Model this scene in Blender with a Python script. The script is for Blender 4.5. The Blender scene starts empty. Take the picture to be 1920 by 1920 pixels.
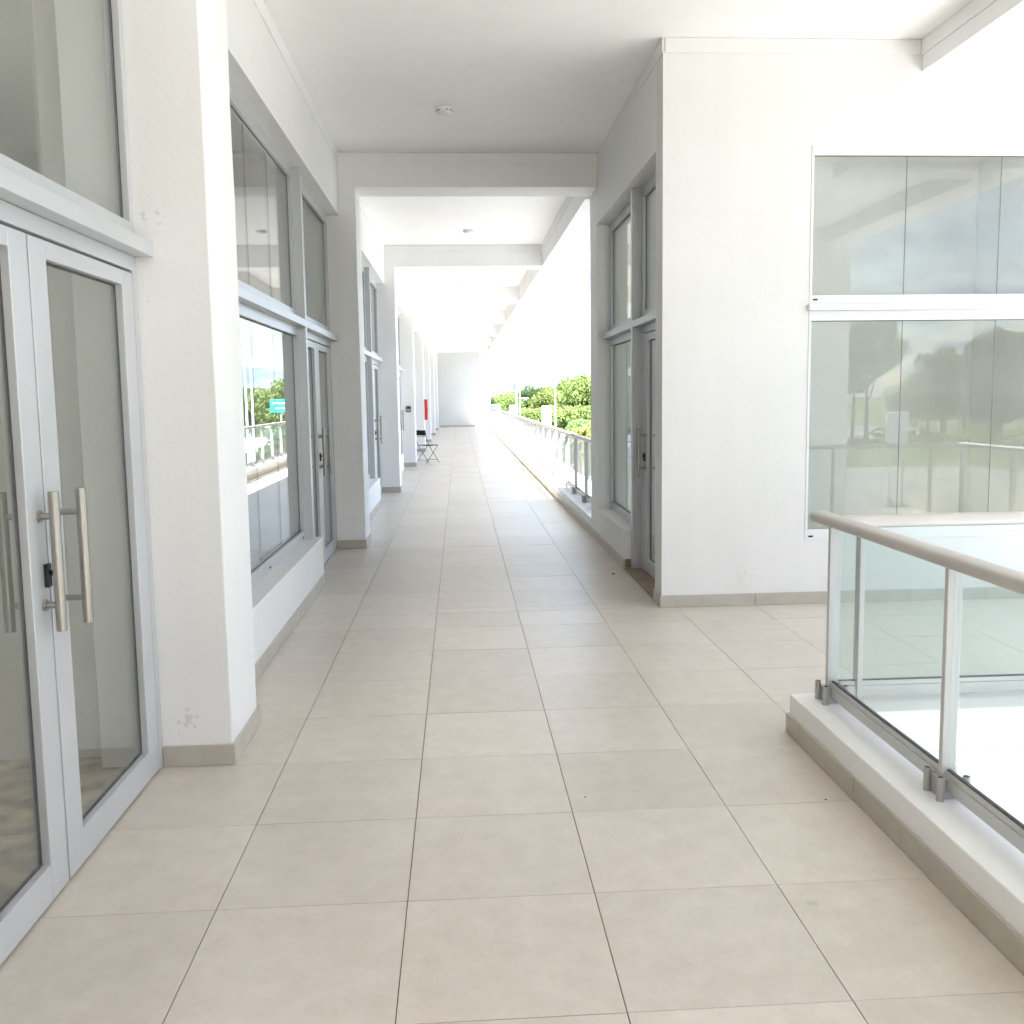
import bpy, bmesh, math, random
import numpy as np
from mathutils import Vector, Matrix
random.seed(7); rng = np.random.default_rng(7)
S = bpy.context.scene
COL = S.collection
# ------------------------------------------------------------------ camera
cam_d = bpy.data.cameras.new('camera'); cam = bpy.data.objects.new('camera', cam_d); COL.objects.link(cam)
CX, CZ = 0.19519, 1.59681
yaw, pitch, roll = 0.06055, 0.10781, 0.01344
cy_, sy_ = math.cos(yaw), math.sin(yaw); cp_, sp_ = math.cos(pitch), math.sin(pitch); cr_, sr_ = math.cos(roll), math.sin(roll)
fwd = Vector((sy_*cp_, cy_*cp_, -sp_)); right = Vector((cy_, -sy_, 0)); down = fwd.cross(right)
r2 = cr_*right + sr_*down; d2 = -sr_*right + cr_*down
m = Matrix.Identity(4)
for i in range(3):
    m[i][0] = r2[i]; m[i][1] = -d2[i]; m[i][2] = -fwd[i]
m[0][3], m[1][3], m[2][3] = CX, 0.0, CZ
cam.matrix_world = m
cam_d.sensor_width = 36.0; cam_d.lens = 1778.62/1920*36.0
cam_d.shift_x = -(971.53-960)/1920; cam_d.shift_y = (934.94-960)/1920
cam_d.clip_start = 0.05; cam_d.clip_end = 3000
S.camera = cam
# ------------------------------------------------------------------ sky, sun, exposure
to_sun = Vector((0.30, -0.75, 1.0)).normalized()
elev = math.asin(to_sun.z); rot = math.atan2(to_sun.x, to_sun.y)
W = bpy.data.worlds.new('World'); S.world = W; W.use_nodes = True
nt = W.node_tree; nt.nodes.clear()
N = nt.nodes.new; L = nt.links.new
out = N('ShaderNodeOutputWorld'); bg = N('ShaderNodeBackground'); sky = N('ShaderNodeTexSky')
sky.sky_type = 'NISHITA'; sky.sun_disc = False; sky.sun_elevation = elev; sky.sun_rotation = rot
sky.air_density = 1.0; sky.dust_density = 0.3; sky.ozone_density = 1.0
tc = N('ShaderNodeTexCoord'); sepw = N('ShaderNodeSeparateXYZ'); L(tc.outputs['Generated'], sepw.inputs[0])
zc = N('ShaderNodeMath'); zc.operation = 'MAXIMUM'; L(sepw.outputs['Z'], zc.inputs[0]); zc.inputs[1].default_value = 0.0
za = N('ShaderNodeMath'); za.operation = 'ADD'; L(zc.outputs[0], za.inputs[0]); za.inputs[1].default_value = 0.22
dv = N('ShaderNodeVectorMath'); dv.operation = 'DIVIDE'; L(tc.outputs['Generated'], dv.inputs[0])
cb = N('ShaderNodeCombineXYZ'); [L(za.outputs[0], cb.inputs[i]) for i in range(3)]; L(cb.outputs[0], dv.inputs[1])
nz = N('ShaderNodeTexNoise'); nz.inputs['Scale'].default_value = 3.0; nz.inputs['Detail'].default_value = 7; nz.inputs['Roughness'].default_value = 0.58
L(dv.outputs[0], nz.inputs['Vector'])
rmp = N('ShaderNodeValToRGB'); rmp.color_ramp.elements[0].position = 0.34; rmp.color_ramp.elements[1].position = 0.54
L(nz.outputs['Fac'], rmp.inputs[0])
nz2 = N('ShaderNodeTexNoise'); nz2.inputs['Scale'].default_value = 4.0; nz2.inputs['Detail'].default_value = 5
L(dv.outputs[0], nz2.inputs['Vector'])
crr = N('ShaderNodeValToRGB')
crr.color_ramp.elements[0].position = 0.3; crr.color_ramp.elements[0].color = (2.2, 3.2, 5.0, 1)
crr.color_ramp.elements[1].position = 0.7; crr.color_ramp.elements[1].color = (5.8, 6.4, 7.4, 1)
L(nz2.outputs['Fac'], crr.inputs[0])
mxw = N('ShaderNodeMix'); mxw.data_type = 'RGBA'
L(rmp.outputs[0], mxw.inputs[0]); L(sky.outputs[0], mxw.inputs[6]); L(crr.outputs[0], mxw.inputs[7])
L(mxw.outputs[2], bg.inputs['Color']); bg.inputs['Strength'].default_value = 0.05
L(bg.outputs[0], out.inputs[0])
sun_d = bpy.data.lights.new('sun', 'SUN'); sun_d.energy = 5.0; sun_d.angle = math.radians(0.53); sun_d.color = (1.0, 0.985, 0.965)
sun = bpy.data.objects.new('sun', sun_d); COL.objects.link(sun)
sun.rotation_euler = (-to_sun).to_track_quat('-Z', 'Y').to_euler(); sun.location = to_sun*60
S.view_settings.view_transform = 'Standard'; S.view_settings.look = 'None'
S.view_settings.gamma = 1.0; S.view_settings.use_curve_mapping = False
S.view_settings.exposure = 3.3
S.render.engine = 'CYCLES'
c = S.cycles
c.max_bounces = 14; c.diffuse_bounces = 10; c.glossy_bounces = 6; c.transmission_bounces = 8; c.transparent_max_bounces = 24
c.caustics_reflective = False; c.caustics_refractive = False; c.sample_clamp_indirect = 6.0
c.use_denoising = True
try: c.denoiser = 'OPENIMAGEDENOISE'; c.denoising_input_passes = 'RGB_ALBEDO_NORMAL'
except Exception: pass

# ------------------------------------------------------------------ materials
def mat(name):
    M = bpy.data.materials.new(name); M.use_nodes = True
    t = M.node_tree; b = t.nodes['Principled BSDF']
    return M, t, b
def noise(t, vec, scale, detail=4, rough=0.55):
    n = t.nodes.new('ShaderNodeTexNoise'); n.inputs['Scale'].default_value = scale
    n.inputs['Detail'].default_value = detail; n.inputs['Roughness'].default_value = rough
    t.links.new(vec, n.inputs['Vector']); return n.outputs['Fac']
def ramp(t, fac, stops):
    r = t.nodes.new('ShaderNodeValToRGB'); e = r.color_ramp.elements
    while len(e) < len(stops): e.new(0.5)
    for k, (p, col) in enumerate(stops):
        e[k].position = p; e[k].color = col if len(col) == 4 else (*col, 1)
    t.links.new(fac, r.inputs[0]); return r.outputs[0]
def mixc(t, fac, a, b, mode='MIX'):
    n = t.nodes.new('ShaderNodeMix'); n.data_type = 'RGBA'; n.blend_type = mode
    for s, v in ((0, fac), (6, a), (7, b)):
        if isinstance(v, (int, float)): n.inputs[s].default_value = v
        elif isinstance(v, tuple): n.inputs[s].default_value = v if len(v) == 4 else (*v, 1)
        else: t.links.new(v, n.inputs[s])
    return n.outputs[2]
def math_(t, op, a, b=None, clamp=False):
    n = t.nodes.new('ShaderNodeMath'); n.operation = op; n.use_clamp = clamp
    for s, v in ((0, a), (1, b)):
        if v is None: continue
        if isinstance(v, (int, float)): n.inputs[s].default_value = v
        else: t.links.new(v, n.inputs[s])
    return n.outputs[0]
def bump(t, b, h, strength, dist=0.002):
    n = t.nodes.new('ShaderNodeBump'); n.inputs['Strength'].default_value = strength; n.inputs['Distance'].default_value = dist
    t.links.new(h, n.inputs['Height']); t.links.new(n.outputs[0], b.inputs['Normal'])
def pos(t):
    return t.nodes.new('ShaderNodeNewGeometry').outputs['Position']
def objrand(t):
    return t.nodes.new('ShaderNodeObjectInfo').outputs['Random']
def dist_to(t, p, c):
    n = t.nodes.new('ShaderNodeVectorMath'); n.operation = 'DISTANCE'; t.links.new(p, n.inputs[0]); n.inputs[1].default_value = c
    return n.outputs['Value']

def plaster(name, col, stains=()):
    M, t, b = mat(name); p = pos(t)
    n1 = noise(t, p, 1.1, 5); n2 = noise(t, p, 38, 4)
    mp = t.nodes.new('ShaderNodeMapping'); mp.inputs['Scale'].default_value = (7.0, 7.0, 0.55); t.links.new(p, mp.inputs['Vector'])
    ns = noise(t, mp.outputs[0], 1.0, 5, 0.6)
    c1 = ramp(t, math_(t, 'ADD', math_(t, 'MULTIPLY', n1, 0.6), math_(t, 'MULTIPLY', ns, 0.4)), [(0.34, tuple(v*0.955 for v in col)), (0.60, col)])
    # faint rubbed marks and wear
    for (cx, cy, cz, r, sc, amt) in stains:
        d = dist_to(t, p, (cx, cy, cz))
        near = math_(t, 'SUBTRACT', 1.0, math_(t, 'DIVIDE', d, r), True)
        f = noise(t, p, sc, 3, 0.6)
        k = math_(t, 'GREATER_THAN', math_(t, 'ADD', math_(t, 'MULTIPLY', near, 0.22), f), 0.685)
        k2 = math_(t, 'MULTIPLY', k, math_(t, 'MINIMUM', math_(t, 'MULTIPLY', near, 2.0), amt))
        c1 = mixc(t, k2, c1, (0.60, 0.59, 0.57))
    t.links.new(c1, b.inputs['Base Color']); b.inputs['Roughness'].default_value = 0.62
    b.inputs['Specular IOR Level'].default_value = 0.35
    h = math_(t, 'ADD', math_(t, 'MULTIPLY', n2, 0.5), noise(t, p, 5.5, 3))
    bump(t, b, h, 0.35, 0.005); return M
M_white = plaster('white_paint', (0.865, 0.86, 0.855))
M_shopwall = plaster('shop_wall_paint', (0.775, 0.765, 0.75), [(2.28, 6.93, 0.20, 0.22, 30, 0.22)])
M_white_stained = plaster('white_paint_scuffed', (0.855, 0.85, 0.845),
    [(-1.03, 4.11, 0.20, 0.09, 40, 0.6), (-1.07, 4.11, 2.34, 0.07, 26, 0.55), (2.28, 6.93, 0.20, 0.22, 30, 0.22), (-1.08, 4.11, 2.0, 0.035, 40, 0.6)])
M_ceiling = plaster('ceiling_paint', (0.93, 0.92, 0.90))
M_room = plaster('bare_room_plaster', (0.74, 0.735, 0.71))
M_roomb = plaster('shop_room_paint', (0.85, 0.85, 0.83))

def tile_mat():
    M, t, b = mat('porcelain_tile'); p = pos(t); r = objrand(t)
    add = t.nodes.new('ShaderNodeVectorMath'); add.operation = 'ADD'; t.links.new(p, add.inputs[0])
    cbn = t.nodes.new('ShaderNodeCombineXYZ'); t.links.new(math_(t, 'MULTIPLY', r, 37.0), cbn.inputs[2]); t.links.new(cbn.outputs[0], add.inputs[1])
    v = add.outputs[0]
    n1 = noise(t, v, 1.7, 6, 0.6); n2 = noise(t, v, 9.0, 6, 0.65); n3 = noise(t, v, 70, 3, 0.6)
    a = ramp(t, n1, [(0.30, (0.595, 0.533, 0.459)), (0.52, (0.640, 0.581, 0.508)), (0.72, (0.665, 0.613, 0.545))])
    a = mixc(t, 0.42, a, ramp(t, n2, [(0.28, (0.50, 0.445, 0.388)), (0.72, (0.73, 0.668, 0.605))]))
    a = mixc(t, 0.10, a, ramp(t, n3, [(0.35, (0.34, 0.30, 0.25)), (0.65, (0.62, 0.58, 0.52))]))
    val = math_(t, 'ADD', math_(t, 'MULTIPLY', r, 0.10), 0.95)
    vm = t.nodes.new('ShaderNodeVectorMath'); vm.operation = 'SCALE'; t.links.new(a, vm.inputs[0]); t.links.new(val, vm.inputs['Scale'])
    a = vm.outputs[0]
    d = dist_to(t, p, (1.27, 2.767, 0.0))          # a round damp spot by the kerb
    spot = math_(t, 'SUBTRACT', 1.0, math_(t, 'DIVIDE', math_(t, 'ADD', d, math_(t, 'MULTIPLY', n2, 0.012)), 0.028), True)
    a = mixc(t, math_(t, 'MULTIPLY', math_(t, 'MINIMUM', math_(t, 'MULTIPLY', spot, 2.0), 1.0), 0.35), a, (0.33, 0.30, 0.27))
    t.links.new(a, b.inputs['Base Color'])
    t.links.new(math_(t, 'ADD', math_(t, 'MULTIPLY', n2, 0.10), 0.29), b.inputs['Roughness'])
    b.inputs['Specular IOR Level'].default_value = 0.5
    bump(t, b, math_(t, 'ADD', n2, math_(t, 'MULTIPLY', n3, 0.4)), 0.06, 0.002); return M
M_tile = tile_mat()
def simple(name, col, rough=0.5, metal=0.0, var=0.08, scale=6.0, spec=0.5, bmp=0.0):
    M, t, b = mat(name); p = pos(t); n = noise(t, p, scale, 4)
    a = ramp(t, n, [(0.3, tuple(v*(1-var) for v in col)), (0.7, tuple(min(1, v*(1+var)) for v in col))])
    t.links.new(a, b.inputs['Base Color']); b.inputs['Roughness'].default_value = rough; b.inputs['Metallic'].default_value = metal
    b.inputs['Specular IOR Level'].default_value = spec
    if bmp: bump(t, b, noise(t, p, scale*6, 4), bmp, 0.004)
    return M
M_grout = simple('grout', (0.15, 0.13, 0.11), 0.9)
M_skirt = simple('skirting_tile', (0.47, 0.435, 0.375), 0.4, 0, 0.07, 9, 0.5, 0.08)
M_alu = simple('grey_aluminium', (0.57, 0.58, 0.60), 0.36, 0.25, 0.03, 3)
M_whitealu = simple('white_aluminium', (0.76, 0.765, 0.775), 0.35, 0.0, 0.02, 3)
M_rail = simple('rail_aluminium', (0.56, 0.555, 0.55), 0.38, 0.15, 0.03, 4)
M_handrail = simple('handrail_aluminium', (0.51, 0.485, 0.45), 0.40, 0.1, 0.04, 4)
M_endwall = simple('end_wall_shade_grey', (0.58, 0.59, 0.605), 0.7, 0, 0.03, 2)  # white end wall, with its shade put into a greyer colour
M_lower = simple('lower_storey_dimmed', (0.60, 0.62, 0.64), 0.7)  # white facade below the floor, colour darkened to hold down its brightness
M_clamp = simple('cast_aluminium', (0.40, 0.395, 0.395), 0.45, 0.2, 0.06, 12)
M_steel = simple('brushed_steel', (0.40, 0.375, 0.34), 0.36, 1.0, 0.05, 40)
M_black = simple('black_plastic', (0.015, 0.015, 0.016), 0.45)
M_gasket = simple('rubber_gasket', (0.07, 0.072, 0.075), 0.7)
M_thresh = simple('brown_stone_step', (0.27, 0.20, 0.15), 0.55, 0, 0.2, 12)
M_concrete = simple('rough_concrete', (0.46, 0.385, 0.28), 0.9, 0, 0.5, 8, 0.2, 0.5)
M_plasticw = simple('white_plastic', (0.84, 0.84, 0.83), 0.4)
M_ventgrey = simple('vent_grey', (0.30, 0.30, 0.31), 0.7)
M_slot = simple('dark_slot', (0.06, 0.06, 0.065), 0.8)
M_red = simple('red_enamel', (0.55, 0.025, 0.03), 0.35)
M_reader = simple('grey_plastic', (0.10, 0.10, 0.105), 0.4)
M_readerface = simple('pale_keypad', (0.42, 0.42, 0.42), 0.4)
M_fabric = simple('black_fabric', (0.022, 0.022, 0.024), 0.85)
M_tube = simple('grey_steel_tube', (0.20, 0.20, 0.205), 0.4, 0.7)

def glass_mat(name, tint, veil=0.02, dcol=(0.8, 0.82, 0.8)):  # pale haze is mixed into the pane colour so the glass reads milky
    M = bpy.data.materials.new(name); M.use_nodes = True; t = M.node_tree; t.nodes.clear()
    o = t.nodes.new('ShaderNodeOutputMaterial'); tr = t.nodes.new('ShaderNodeBsdfTransparent'); gl = t.nodes.new('ShaderNodeBsdfGlossy')
    df = t.nodes.new('ShaderNodeBsdfDiffuse'); fr = t.nodes.new('ShaderNodeFresnel'); g = t.nodes.new('ShaderNodeNewGeometry')
    tr.inputs[0].default_value = (*tint, 1); gl.inputs['Roughness'].default_value = 0.0; gl.inputs['Color'].default_value = (1, 1, 1, 1)
    df.inputs[0].default_value = (*dcol, 1)
    t.links.new(math_(t, 'ADD', math_(t, 'MULTIPLY', g.outputs['Backfacing'], 1/1.52-1.52), 1.52), fr.inputs['IOR'])
    m1 = t.nodes.new('ShaderNodeMixShader'); m2 = t.nodes.new('ShaderNodeMixShader')
    nz = noise(t, g.outputs['Position'], 2.3, 4)
    t.links.new(math_(t, 'MULTIPLY', nz, veil*2), m1.inputs[0]); t.links.new(tr.outputs[0], m1.inputs[1]); t.links.new(df.outputs[0], m1.inputs[2])
    t.links.new(fr.outputs[0], m2.inputs[0]); t.links.new(m1.outputs[0], m2.inputs[1]); t.links.new(gl.outputs[0], m2.inputs[2])
    t.links.new(m2.outputs[0], o.inputs[0]); return M
M_glass = glass_mat('window_glass', (0.94, 0.962, 0.948), 0.035, (0.82, 0.83, 0.83))
M_frontglass = glass_mat('front_window_glass', (0.94, 0.962, 0.948), 0.075, (0.86, 0.87, 0.86))
M_joint = simple('silicone_joint', (0.22, 0.23, 0.23), 0.6)
M_railglass = glass_mat('balustrade_glass', (0.918, 0.963, 0.957), 0.03)

# ------------------------------------------------------------------ mesh helpers
def box(bm, x0, x1, y0, y1, z0, z1):
    v = [bm.verts.new(p) for p in ((x0,y0,z0),(x1,y0,z0),(x1,y1,z0),(x0,y1,z0),(x0,y0,z1),(x1,y0,z1),(x1,y1,z1),(x0,y1,z1))]
    for f in ((3,2,1,0),(4,5,6,7),(0,1,5,4),(1,2,6,5),(2,3,7,6),(3,0,4,7)): bm.faces.new([v[i] for i in f])
def capf(bm, ring, flip):
    v = [bm.verts.new(q.co) for q in ring]; bm.faces.new(v[::-1] if flip else v)
def rough_box(bm, x0, x1, y0, y1, z0, z1, amp=0.0018, step=0.22):
    g = bmesh.new(); box(g, x0, x1, y0, y1, z0, z1); bmesh.ops.recalc_face_normals(g, faces=g.faces)
    for ax in range(3):
        lo, hi = ((x0, x1), (y0, y1), (z0, z1))[ax]; nn = min(160, int((hi-lo)/step))
        for k in range(1, nn):
            co = [0, 0, 0]; no = [0, 0, 0]; co[ax] = lo+(hi-lo)*k/nn; no[ax] = 1
            bmesh.ops.bisect_plane(g, geom=g.verts[:]+g.edges[:]+g.faces[:], plane_co=co, plane_no=no)
    for v in g.verts:
        for ax, (lo, hi) in enumerate(((x0, x1), (y0, y1), (z0, z1))):
            if ax < 2 or hi-lo < 0.5:
                if abs(v.co[ax]-lo) < 1e-5 or abs(v.co[ax]-hi) < 1e-5:
                    if not (ax == 2 and abs(v.co[ax]-lo) < 1e-5): v.co[ax] += random.uniform(-amp, amp)
    me = bpy.data.meshes.new('tmp'); g.to_mesh(me); g.free(); bm.from_mesh(me); bpy.data.meshes.remove(me)
def tube(bm, a, b, r, n=12, r2=None, cap=True):
    a, b = Vector(a), Vector(b); d = (b-a).normalized()
    u = d.orthogonal().normalized(); w = d.cross(u); r2 = r if r2 is None else r2
    A = [bm.verts.new(a+(u*math.cos(2*math.pi*k/n)+w*math.sin(2*math.pi*k/n))*r) for k in range(n)]
    B = [bm.verts.new(b+(u*math.cos(2*math.pi*k/n)+w*math.sin(2*math.pi*k/n))*r2) for k in range(n)]
    for k in range(n):
        f = bm.faces.new((A[k], A[(k+1)%n], B[(k+1)%n], B[k])); f.smooth = True
    if cap: capf(bm, A, True); capf(bm, B, False)
def pathtube(bm, pts, r, n=8):
    pts = [Vector(p) for p in pts]; rings = []
    for i, p in enumerate(pts):
        d = (pts[min(i+1, len(pts)-1)]-pts[max(i-1, 0)]).normalized()
        u = Vector((0,0,1)).cross(d); u = u.normalized() if u.length > 1e-3 else Vector((1,0,0)); w = d.cross(u)
        rings.append([bm.verts.new(p+(u*math.cos(2*math.pi*k/n)+w*math.sin(2*math.pi*k/n))*r) for k in range(n)])
    for A, B in zip(rings, rings[1:]):
        for k in range(n):
            f = bm.faces.new((A[k], A[(k+1)%n], B[(k+1)%n], B[k])); f.smooth = True
    capf(bm, rings[0], True); capf(bm, rings[-1], False)
def link(name, me, parent=None):
    o = bpy.data.objects.new(name, me); COL.objects.link(o)
    if parent: o.parent = parent
    return o
def mesh(name, fn, material):
    bm = bmesh.new(); fn(bm); bmesh.ops.recalc_face_normals(bm, faces=bm.faces)
    me = bpy.data.meshes.new(name); bm.to_mesh(me); bm.free(); me.materials.append(material); return me
def part(name, fn, material, parent=None, bevel=0.0, seg=2):
    o = link(name, mesh(name, fn, material), parent)
    if bevel:
        b = o.modifiers.new('bevel', 'BEVEL'); b.width = bevel; b.segments = seg; b.limit_method = 'ANGLE'; b.harden_normals = False
    return o
def boxes(name, lst, material, parent=None, bevel=0.0):
    return part(name, lambda bm: [box(bm, *q) for q in lst], material, parent, bevel)
def thing(name, label, cat, loc=(0,0,0), rz=0.0, group=None):
    o = bpy.data.objects.new(name, None); COL.objects.link(o); o.location = loc; o.rotation_euler = (0,0,rz)
    o['label'] = label; o['category'] = cat
    if group: o['group'] = group
    o.empty_display_size = 0.2
    return o
def tag(o, label, cat, group=None):
    o['label'] = label; o['category'] = cat
    if group: o['group'] = group
    return o
def copy_tree(o, parent=None):
    c_ = o.copy(); COL.objects.link(c_)
    if parent: c_.parent = parent
    for ch in o.children: copy_tree(ch, c_)
    return c_
def struct(o): o['kind'] = 'structure'; return o
def stuff(o): o['kind'] = 'stuff'; return o

# ------------------------------------------------------------------ layout constants
PIT = 6.01; P0 = 4.11                       # pillar pitch and first pillar face
XP, XW, XF = -0.83, -1.00, -1.13            # pillar face, wall face, frame face
HC = 4.10; HB = 3.755; HL = 3.47            # ceiling, beam soffit, lintel soffit
XR = 1.685                                  # corner shop side wall
YR0, YR1 = 6.93, 10.73                      # corner shop front and back
XO = 5.95                                   # outer edge of the front walkway
YEND = 50.8
KS = range(-2, 8)
def P(k): return P0 + PIT*k
WGX = 2.75                                  # inner side of the opposite wing, set to narrow the light from behind
YN = -1.25                                  # rear edge of the wide roof
G = -4.5                                    # street level

# ------------------------------------------------------------------ podium, floor, ceiling
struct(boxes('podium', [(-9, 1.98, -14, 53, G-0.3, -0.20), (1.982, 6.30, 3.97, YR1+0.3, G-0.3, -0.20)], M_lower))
floor = struct(boxes('floor', [(-1.20, 1.90, -14, 53, -0.199, -0.005), (1.902, 6.2, 4.05, YR1+0.2, -0.199, -0.005)], M_grout))
struct(boxes('room_floor', [(-9, -1.201, -14, 53, -0.199, -0.012)], M_concrete))
GAP = 0.0032
cache = {}
def tile_mesh(w, l):
    key = (round(w, 3), round(l, 3))
    if key not in cache:
        cache[key] = mesh('tile', lambda bm: box(bm, -w/2, w/2, -l/2, l/2, -0.007, 0), M_tile)
    return cache[key]
RY = 2.28593
cands = []
def add_tiles(xa, xb, ya, yb):
    kx0, kx1 = math.floor(xa/0.6+1e-6), math.ceil(xb/0.6-1e-6); ky0, ky1 = math.floor((ya-RY)/0.6+1e-6), math.ceil((yb-RY)/0.6-1e-6)
    for i in range(kx0, kx1):
        for j in range(ky0, ky1):
            x0, x1 = max(xa, i*0.6), min(xb, (i+1)*0.6); y0, y1 = max(ya, RY+j*0.6), min(yb, RY+(j+1)*0.6)
            g = 0.0036 if abs(x1-x0) > 0.05 else 0.003
            if x1-x0 < 0.02 or y1-y0 < 0.02: continue
            cands.append(((x0+x1)/2, (y0+y1)/2, x1-x0-0.0032, y1-y0-0.0022))
add_tiles(-1.18, 1.72, -12, RY+1.8); add_tiles(-1.18, 6.2, RY+1.8, YR0-0.002); add_tiles(-1.18, XR, YR0, YEND)
near, rest = [], []
for q in cands:
    x, y, w, l = q
    px = (x-CX)/max(y, 0.01)
    vis = y > 1.55 and not (x > 1.72 and y < 4.25) and px < 0.70 and px > -0.60 and not (x > 4.9)
    (near if vis else rest).append(q)
near.sort(key=lambda q: q[1])
rest += near[300:]; near = near[:300]
for x, y, w, l in near:
    o = link('tile', tile_mesh(w, l), floor); o.location = (x, y, random.uniform(-0.0004, 0.0004))
    o.rotation_euler = (random.gauss(0, 0.0006), random.gauss(0, 0.0006), random.gauss(0, 0.0004))
stuff(part('tiles', lambda bm: [box(bm, x-w/2, x+w/2, y-l/2, y+l/2, -0.007, 0) for x, y, w, l in rest], M_tile, floor))
ceiling = struct(boxes('ceiling', [(-9, 1.85, -14, YN-0.0005, HC, HC+0.30), (-9, 6.3, YN, YR1, HC, HC+0.30), (-9, 1.85, YR1+0.0005, 53, HC, HC+0.30)], M_ceiling))
struct(boxes('roof_edge', [(1.852, 2.40, YR1+0.002, 53, HC+0.30, HC+0.42)], M_white))

# ------------------------------------------------------------------ skirting helper
def skirt_run(parent, axis, face, a0, a1, z0=0.0, h=0.092, th=0.013, phase=None, side=1, mat_=None):
    """tiles of skirting along an axis: face = wall plane, side = which way they stand proud"""
    cuts = [a0]
    ph = a0 if phase is None else phase
    k = math.ceil((a0-ph)/0.6+0.02)
    while ph+k*0.6 < a1-0.03:
        cuts.append(ph+k*0.6); k += 1
    cuts.append(a1)
    for s, e in zip(cuts, cuts[1:]):
        f0, f1 = sorted((face+0.0005*side, face+(th+random.uniform(-.0012, .0012))*side))
        q = (f0, f1, s+0.0012, e-0.0012, z0+0.0008, z0+h+random.uniform(-.001, .001)) if axis == 'y' else (s+0.0012, e-0.0012, f0, f1, z0+0.0008, z0+h+random.uniform(-.001, .001))
        boxes('skirting_tile', [q], mat_ or M_skirt, parent, 0.0015)

ORD = ['nearest', 'second', 'third', 'fourth', 'fifth', 'sixth', 'seventh', 'eighth', 'ninth', 'tenth']
# ------------------------------------------------------------------ pillars on the shop side
def make_pillar(loc, label, m_):
    t = thing('pillar', label, 'pillar', loc, 0, 'pillars along the shop side of the walkway')
    part('shaft', lambda bm: rough_box(bm, -1.40, XP, 0, 0.51, 0.0, HC-0.001), m_, t, 0.006)
    skirt_run(t, 'x', 0.0, XF, XP+0.013, side=-1)
    skirt_run(t, 'y', XP, 0.0, 0.51, side=1)
    skirt_run(t, 'x', 0.51, XW, XP+0.013, side=1)
    return t
pil = {}
for k in (0, 1, 2, 3, 4, 5, 6, 7, -1, -2):
    if k == 0: pil[k] = make_pillar((0, P(0), 0), 'large white pillar beside the double door nearest the camera, chipped near its grey skirting', M_white_stained)
    elif k == 1: pil[k] = make_pillar((0, P(1), 0), 'second white pillar along the left shopfronts, under the first ceiling beam', M_white)
    else:
        pil[k] = copy_tree(pil[1]); pil[k].location = (0, P(k), 0)
pil[2]['label'] = 'third white pillar on the left, just before the pillar with the card reader'
pil[3]['label'] = 'fourth white pillar on the left, the one with the grey card reader beside the folding chair'
pil[4]['label'] = 'white pillar behind the folding chair with the red cabinet on it'
for k, w_ in ((5, 'sixth white pillar on the left, first beyond the red cabinet'), (6, 'seventh white pillar on the left, second beyond the red cabinet'), (7, 'last white pillar on the left, nearest the end wall'),
              (-1, 'white pillar left of the nearest double door, out of sight'), (-2, 'white pillar far behind the camera on the shop side')):
    pil[k]['label'] = w_
# ------------------------------------------------------------------ low walls, lintels, partitions between them
def make_lowwall(label):
    t = thing('low_wall', label, 'low wall', (0, 0, 0), 0, 'low walls under the shop windows')
    boxes('wall', [(-1.26, XW, 0.512, 4.08, 0.0, 0.395)], M_white, t, 0.005)
    boxes('sill', [(XF-0.06, XW+0.002, 0.513, 4.083, 0.3955, 0.412)], M_white, t, 0.004)
    skirt_run(t, 'y', XW, 0.53, 4.08, side=1)
    return t
def make_lintel(label):
    t = thing('lintel_wall', label, 'wall', (0, 0, 0), 0, 'wall bands above the shopfronts')
    boxes('wall', [(-1.30, XW, 0.512, PIT-0.002, HL, HC-0.001)], M_white, t, 0.005)
    boxes('cornice', [(XW+0.0005, XW+0.014, 0.512, PIT-0.002, 3.99, HC-0.002)], M_white, t, 0.004)
    return t
lw0 = make_lowwall('low white wall under the first shop window, right of the nearest pillar')
ln0 = make_lintel('white wall band above the first shop window and door on the left')
names_b = {0: 'first', 1: 'second', 2: 'third', 3: 'fourth', 4: 'fifth', 5: 'sixth', 6: 'seventh'}
for k in range(-2, 8):
    a = lw0 if k == 0 else copy_tree(lw0); b = ln0 if k == 0 else copy_tree(ln0)
    a.location = b.location = (0, P(k), 0)
    if k in (1, 2, 3, 4, 5, 6):
        a['label'] = f'{names_b[k]} low white wall along the left, between pillars {k+1} and {k+2} from the camera'
        b['label'] = f'white wall band above the {names_b[k]} shopfront after the nearest pillar on the left'
    elif k == -1:
        a['label'] = 'low white wall left of the nearest double door'; b['label'] = 'white wall band above the nearest double door on the left'
    elif k == 7:
        a['label'] = 'last low white wall before the far end wall'; b['label'] = 'white wall band above the last shopfront before the end wall'
    elif k == -2:
        a['label'] = 'low white wall behind the camera'; b['label'] = 'white wall band behind the camera'
for k in KS:
    o = boxes('partition_wall', [(-8.5, -1.405, P(k)+0.17, P(k)+0.32, 0.0-0.011, HC-0.002)], M_room)
    struct(o)
struct(boxes('rear_wall', [(-8.7, -8.502, -14, 53, -0.011, HC-0.002)], M_room))

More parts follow.
